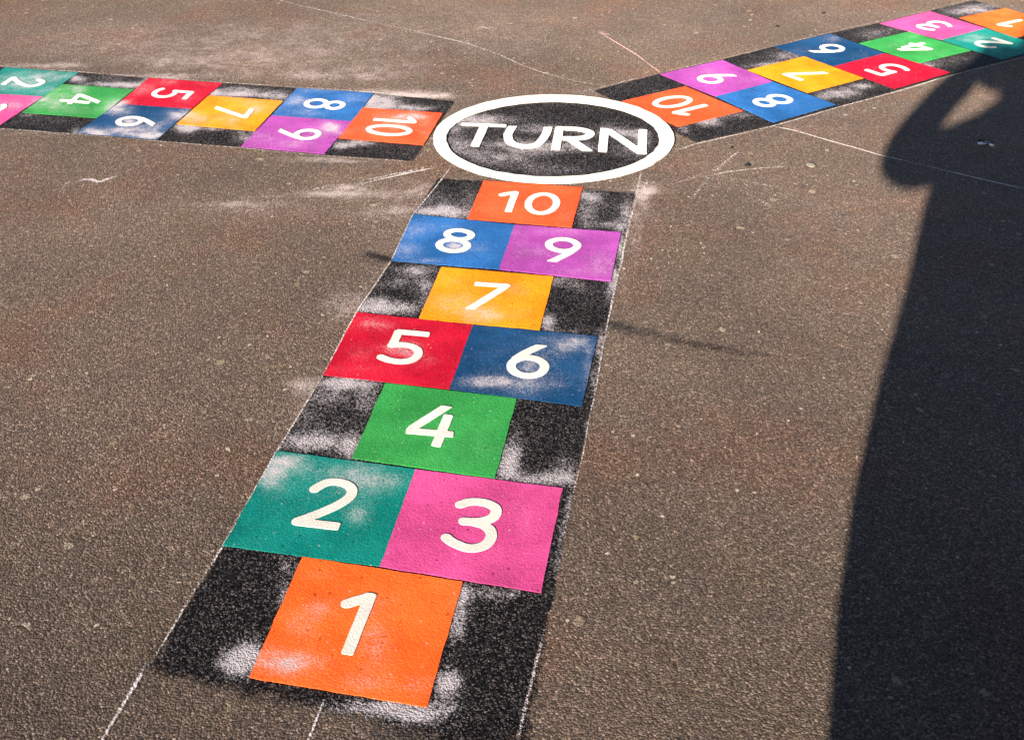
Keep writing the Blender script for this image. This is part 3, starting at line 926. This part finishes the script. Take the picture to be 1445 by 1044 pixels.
ribbon('chalk_scrawl', [(200, 108), (240, 110), (262, 108)], .012, CH_WHITE, 'pale chalk smear above the red 5 of the left lane', 'chalk mark', .6, group=G2)
ribbon('chalk_scrawl', [(305, 118), (315, 113), (324, 111)], .009, CH_WHITE, 'short chalk tick at the far corner of the left red 5', 'chalk mark', .8, group=G2)

# dark scuffs
G3 = 'dark scuffs on the asphalt'
ribbon('rubber_scuff', [(497, 249), (518, 245.5), (541, 242)], [.014, .007, .013], CH_DARK, 'short dark dash below the left lane beside the white chalk', 'scuff mark', 1.0, group=G3)
ribbon('rubber_scuff', [(447, 231), (455, 229), (464, 226)], .02, CH_DARK, 'dark smudge under the left purple 9', 'scuff mark', .75, group=G3)
ribbon('rubber_scuff', [(768, 432), (800, 440), (830, 450), (862, 459), (900, 467), (940, 478), (985, 489), (1050, 499), (1110, 507)], [.006, .012, .016, .018, .02, .022, .024, .026, .02], CH_DARK,
       'long dark streak crossing right of the yellow 7 onto the asphalt', 'scuff mark', .5, group=G3, z=.0026)
ribbon('rubber_scuff', [(506, 357), (530, 363), (553, 369), (568, 374)], [.012, .018, .014], CH_DARK, 'dark streak at the left corner of the blue 8', 'scuff mark', .75, group=G3, z=.0026)


# ------------------------------------------------------------------ small loose things
def pebble(name, u, v, size, mat, label, cat, squash=.5, seed=0, group=None):
    bm = bmesh.new()
    bmesh.ops.create_icosphere(bm, subdivisions=3, radius=1)
    c = at(u, v)
    ax = random.uniform(0, 3.1)
    for q in bm.verts:
        k = 1 + .45 * mnoise.noise(q.co * 1.3 + Vector((seed, 0, seed * .7))) + .18 * mnoise.noise(q.co * 4 + Vector((seed, 0, 0)))
        x, y, z = q.co * k * size
        x *= 1.35
        q.co = (c[0] + x * math.cos(ax) - y * math.sin(ax), c[1] + x * math.sin(ax) + y * math.cos(ax), max(z, -.6 * size) * squash + .25 * size)
    me = bpy.data.meshes.new(name); bm.to_mesh(me); bm.free()
    me.materials.append(mat)
    me.polygons.foreach_set('use_smooth', [True] * len(me.polygons))
    o = bpy.data.objects.new(name, me); COL.objects.link(o)
    return tag(o, label, cat, group)


PEB_D = mat_plain('dark_grit', (.025, .022, .02), .7, 120)
PEB_L = mat_plain('pale_grit', (.40, .34, .26), .8, 120)
G4 = 'loose grit lying on the asphalt'
pebble('pebble', 1055, 234, .008, PEB_D, 'dark pebble beside the faint chalk star', 'pebble', .6, 1, G4)
pebble('pebble', 1032, 209, .005, PEB_D, 'small dark pebble between the chalk star and the orange 10', 'pebble', .6, 2, G4)
pebble('pebble', 1097, 38, .007, PEB_D, 'dark pebble on open asphalt beyond the top right lane', 'pebble', .6, 3, G4)
pebble('pebble', 1162, 19, .007, PEB_D, 'dark pebble nearest the top edge beyond the dark blue 6', 'pebble', .6, 4, G4)
pebble('pebble', 1144, 234, .013, PEB_L, 'flat pale pebble right of the chalk star', 'pebble', .12, 6, G4)


def scrap():
    root = empty('paper_scrap', 'small crumpled dark and white scrap lying inside the big shadow', 'litter')
    c = at(1390, 208)
    for nm, mat, dx, dy, L_, W_, s in (('white_fold', mat_plain('white_paper', (.75, .75, .78), .8), 0, 0, .026, .010, 1.0), ('dark_fold', mat_plain('dark_film', (.012, .012, .014), .4), .004, .011, .026, .010, 4.0)):
        V = []; F = []
        n, m = 12, 5
        for i in range(n):
            for j in range(m):
                a = (i / (n - 1) - .5); b = (j / (m - 1) - .5)
                x = a * 2 * L_; y = b * 2 * W_ * (1 - 1.6 * a * a) + .008 * math.sin(a * 7 + s)
                z = .008 + .008 * mnoise.noise(Vector((a * 5, b * 4, s))) + .012 * abs(b)
                ang = -.35
                V.append((c[0] + dx + x * math.cos(ang) - y * math.sin(ang), c[1] + dy + x * math.sin(ang) + y * math.cos(ang), max(z, .003)))
        F = grid_faces(m, n)
        o = link(nm, V, F, mat, root, smooth=True)
        sm = o.modifiers.new('s', 'SOLIDIFY'); sm.thickness = .0012


scrap()

# ------------------------------------------------------------------ the person taking the picture, standing behind the camera with the sun at the back
HD = np.array([SUN[0], SUN[1]]); HD /= np.linalg.norm(HD)       # the way the shadow falls
SD = np.array([HD[1], -HD[0]])


def body_pt(a, b, z):
    """a metres to the right, b metres behind the lens, z up (seen along the light)"""
    p = SD * a - HD * b
    return Vector((p[0], p[1], z))


SKIN = mat_plain('skin', (.50, .30, .21), .55, 90, .1)
CLOTH = mat_plain('dark_coat_cloth', (.035, .04, .06), .85, 400, .3)
DENIM = mat_plain('denim', (.05, .07, .13), .85, 500, .3)
LEATHER = mat_plain('shoe_leather', (.03, .025, .02), .5, 200, .2)
HAIRM = mat_plain('brown_hair', (.05, .03, .018), .6, 300, .4)
PHONEM = mat_plain('black_glass', (.015, .015, .017), .2, 40, .1)
LENSM = mat_plain('lens_glass', (.01, .01, .015), .08, 40, .1)

CX = .105                                   # body axis


def skin_body(parent):
    J = []; Ed = []

    def add(a, b, z, r, link_to=None):
        J.append((body_pt(a, b, z), r)); i = len(J) - 1
        if link_to is not None:
            Ed.append((link_to, i))
        return i
    pel = add(CX + .02, .30, .93, (.155, .115))
    w1 = add(CX + .01, .30, 1.06, (.145, .105), pel)
    ch = add(CX, .29, 1.24, (.165, .115), w1)
    up = add(CX, .29, 1.38, (.11, .085), ch)
    nk = add(CX - .005, .275, 1.455, (.055, .055), up)
    h0 = add(CX - .005, .262, 1.535, (.066, .078), nk)
    h1 = add(CX - .005, .262, 1.61, (.076, .094), h0)
    add(CX - .005, .268, 1.68, (.066, .08), h1)
    # camera-side arm: elbow out to the side, forearm rising to the phone
    s = add(CX - .150, .28, 1.275, (.060, .060), up)
    m = add(-.155, .22, 1.170, (.046, .046), s)
    e = add(-.268, .135, 1.085, (.042, .042), m)
    f = add(-.248, .10, 1.205, (.040, .040), e)
    wr = add(-.155, .055, 1.392, (.036, .038), f)
    pa = add(-.112, .045, 1.418, (.054, .058), wr)
    for (dx, dz, ln) in ((-.008, .045, .030), (.016, .038, .034), (.038, .024, .036), (.052, .004, .030)):
        k1 = add(-.118 + dx, .040, 1.462 + dz, (.0105, .0105), pa)
        k2 = add(-.118 + dx + .022, .026, 1.462 + dz + ln * .6, (.0095, .0095), k1)
        k3 = add(-.118 + dx + .046, .024, 1.462 + dz + ln * .45, (.0085, .0085), k2)
        add(-.118 + dx + .064, .030, 1.462 + dz + ln * .2, (.0075, .0075), k3)
    t1 = add(-.078, .062, 1.362, (.021, .021), pa)
    t2 = add(-.044, .060, 1.346, (.0155, .0155), t1)
    add(-.012, .054, 1.352, (.009, .009), t2)
    # other arm, hand steadying the phone's far end
    s = add(CX + .150, .28, 1.275, (.060, .060), up)
    m = add(.34, .22, 1.235, (.054, .054), s)
    e = add(.41, .14, 1.12, (.047, .047), m)
    f = add(.345, .10, 1.22, (.045, .045), e)
    wr = add(.225, .06, 1.345, (.030, .034), f)
    pa = add(.175, .05, 1.385, (.034, .040), wr)
    for (dx, dz, ln) in ((.008, .042, .028), (-.014, .036, .032), (-.034, .022, .034), (-.048, .002, .028)):
        k1 = add(.175 + dx, .042, 1.385 + dz, (.0105, .0105), pa)
        k2 = add(.175 + dx - .020, .028, 1.385 + dz + ln * .6, (.0095, .0095), k1)
        k3 = add(.175 + dx - .040, .026, 1.385 + dz + ln * .4, (.0085, .0085), k2)
        add(.175 + dx - .054, .032, 1.385 + dz + ln * .15, (.0075, .0075), k3)
    t1 = add(.150, .066, 1.362, (.013, .013), pa)
    t2 = add(.120, .062, 1.362, (.0115, .0115), t1)
    add(.096, .056, 1.375, (.009, .009), t2)
    # legs
    for sgn in (-1, 1):
        hp = add(CX + .03 + sgn * .085, .30, .86, (.10, .10), pel)
        kn = add(CX + .045 + sgn * .085, .285, .48, (.062, .062), hp)
        cf = add(CX + .045 + sgn * .085, .305, .33, (.058, .058), kn)
        an = add(CX + .045 + sgn * .088, .315, .085, (.038, .040), cf)
        add(CX + .045 + sgn * .098, .20, .045, (.036, .028), an)
    me = bpy.data.meshes.new('body')
    me.from_pydata([tuple(j[0]) for j in J], Ed, [])
    o = bpy.data.objects.new('body', me)
    COL.objects.link(o)
    sm = o.modifiers.new('skin', 'SKIN')
    sm.use_smooth_shade = True
    sv = me.skin_vertices[0].data
    for i, (_, r) in enumerate(J):
        sv[i].radius = r
        sv[i].use_root = (i == 0)
    sb = o.modifiers.new('sub', 'SUBSURF'); sb.levels = 2; sb.render_levels = 2
    me.materials.append(SKIN)
    o.parent = parent
    return o


def loft(name, rings, mat, parent, cap=True, n=40):
    """rings: (a, b, z, ra, rb)"""
    V = []; F = []
    for a, b, z, ra, rb in rings:
        for i in range(n):
            t = 2 * math.pi * i / n
            k = 1 + .03 * math.sin(5 * t + z * 9)
            V.append(body_pt(a + ra * k * math.cos(t), b + rb * k * math.sin(t), z))
    m = len(rings)
    for k in range(m - 1):
        for i in range(n):
            j = (i + 1) % n
            F.append([k * n + i, k * n + j, (k + 1) * n + j, (k + 1) * n + i])
    if cap:
        F.append(list(range(n))[::-1]); F.append([(m - 1) * n + i for i in range(n)])
    return link(name, V, F, mat, parent, smooth=True)


def tube(name, pts, mat, parent, n=20):
    """sleeves and trouser legs: pts (a, b, z, r)"""
    C = [body_pt(a, b, z) for a, b, z, r in pts]
    V = []; F = []
    for i, c_ in enumerate(C):
        d = (C[min(i + 1, len(C) - 1)] - C[max(i - 1, 0)]).normalized()
        x = d.cross(Vector((.3, .9, .1))).normalized(); y = d.cross(x)
        for k in range(n):
            t = 2 * math.pi * k / n
            V.append(c_ + (x * math.cos(t) + y * math.sin(t)) * pts[i][3])
    for i in range(len(C) - 1):
        for k in range(n):
            j = (k + 1) % n
            F.append([i * n + k, i * n + j, (i + 1) * n + j, (i + 1) * n + k])
    F.append(list(range(n))[::-1]); F.append([(len(C) - 1) * n + i for i in range(n)])
    o = link(name, V, F, mat, parent, smooth=True)
    sb = o.modifiers.new('sub', 'SUBSURF'); sb.levels = 1; sb.render_levels = 2
    return o


def build_person():
    root = empty('person', 'person in a long coat casting the big shadow, arms raised with a phone', 'person')
    skin_body(root)
    # coat with a hem at the knees
    loft('coat', [(.136, .30, .425, .128, .13), (.134, .30, .45, .137, .135), (.122, .30, .54, .168, .15), (.112, .30, .645, .192, .155), (.106, .30, .77, .212, .16),
                  (.100, .30, .91, .223, .155), (.093, .30, 1.06, .235, .15), (.093, .295, 1.16, .232, .15), (CX, .29, 1.24, .212, .145), (CX, .29, 1.30, .198, .13), (CX, .29, 1.355, .156, .115), (CX, .285, 1.40, .112, .095), (CX, .28, 1.445, .07, .07)], CLOTH, root)
    tube('sleeve', [(CX - .11, .285, 1.275, .085), (CX - .16, .28, 1.245, .078), (-.110, .25, 1.195, .082), (-.175, .20, 1.150, .080), (-.242, .145, 1.098, .064), (-.276, .130, 1.087, .050), (-.274, .115, 1.13, .062), (-.247, .10, 1.205, .062), (-.208, .08, 1.295, .063), (-.160, .062, 1.372, .060), (-.128, .055, 1.384, .052)], CLOTH, root)
    tube('sleeve', [(CX + .11, .285, 1.275, .085), (CX + .16, .275, 1.250, .078), (.34, .22, 1.235, .066), (.40, .15, 1.130, .060), (.42, .13, 1.125, .050), (.40, .118, 1.165, .056), (.345, .10, 1.22, .055), (.285, .08, 1.28, .050), (.240, .064, 1.328, .043)], CLOTH, root)
    for sgn in (-1, 1):
        tube('trouser_leg', [(CX + .03 + sgn * .075, .30, .88, .105), (CX + .04 + sgn * .078, .29, .66, .090), (CX + .045 + sgn * .080, .285, .48, .076), (CX + .045 + sgn * .080, .305, .30, .074), (CX + .045 + sgn * .085, .315, .10, .066)], DENIM, root)
        sh = loft('shoe', [(CX + .045 + sgn * .09, .265, .004, .046, .12), (CX + .045 + sgn * .09, .265, .03, .048, .125), (CX + .045 + sgn * .09, .28, .065, .044, .10), (CX + .045 + sgn * .09, .305, .10, .040, .055)], LEATHER, root, n=24)
    # hair: a cap over the skull, falling to the collar
    loft('hair', [(CX - .005, .305, 1.33, .085, .035), (CX - .008, .303, 1.40, .122, .060), (CX - .008, .303, 1.47, .120, .070), (CX - .005, .295, 1.56, .108, .085), (CX - .005, .280, 1.63, .100, .102), (CX - .005, .275, 1.69, .088, .100), (CX - .005, .275, 1.73, .058, .068), (CX - .005, .275, 1.745, .022, .026)], HAIRM, root)
    # face, looking at the phone
    def blob(name, a, b, z, r, mat):
        bm = bmesh.new()
        bmesh.ops.create_uvsphere(bm, u_segments=16, v_segments=10, radius=1)
        for q in bm.verts:
            x, y, zz = q.co
            q.co = body_pt(a + x * r[0], b + y * r[1], z + zz * r[2])
        me = bpy.data.meshes.new(name); bm.to_mesh(me); bm.free(); me.materials.append(mat)
        o = bpy.data.objects.new(name, me); COL.objects.link(o); o.parent = root
    eye = mat_plain('eye_white', (.75, .73, .7), .3, 20, .05)
    for sgn in (-1, 1):
        blob('eye', CX - .005 + sgn * .032, .178, 1.610, (.013, .011, .010), eye)
        blob('ear', CX - .005 + sgn * .080, .268, 1.590, (.010, .020, .030), SKIN)
    blob('nose', CX - .005, .168, 1.580, (.013, .018, .024), SKIN)
    blob('mouth', CX - .005, .184, 1.538, (.024, .008, .008), mat_plain('lips', (.42, .18, .15), .5, 60, .1))


build_person()


def build_phone():
    root = empty('phone', 'phone held upright in a raised hand of the person casting the big shadow', 'phone')
    bm = bmesh.new()
    bmesh.ops.create_cube(bm, size=1)
    bmesh.ops.bevel(bm, geom=bm.edges[:], offset=.06, segments=3, affect='EDGES')
    for q in bm.verts:
        q.co = body_pt(-.028 + q.co.x * .078, .034 + q.co.y * .008, CH + .020 + q.co.z * .168)
    me = bpy.data.meshes.new('phone_body'); bm.to_mesh(me); bm.free(); me.materials.append(PHONEM)
    o = bpy.data.objects.new('phone_body', me); COL.objects.link(o); o.parent = root
    bm = bmesh.new()
    bmesh.ops.create_cone(bm, cap_ends=True, segments=24, radius1=.007, radius2=.006, depth=.003)
    for q in bm.verts:
        x, y, z = q.co
        q.co = body_pt(.0 + x, .0285 - z, CH + y)
    me = bpy.data.meshes.new('lens'); bm.to_mesh(me); bm.free(); me.materials.append(LENSM)
    o = bpy.data.objects.new('lens', me); COL.objects.link(o); o.parent = root


build_phone()
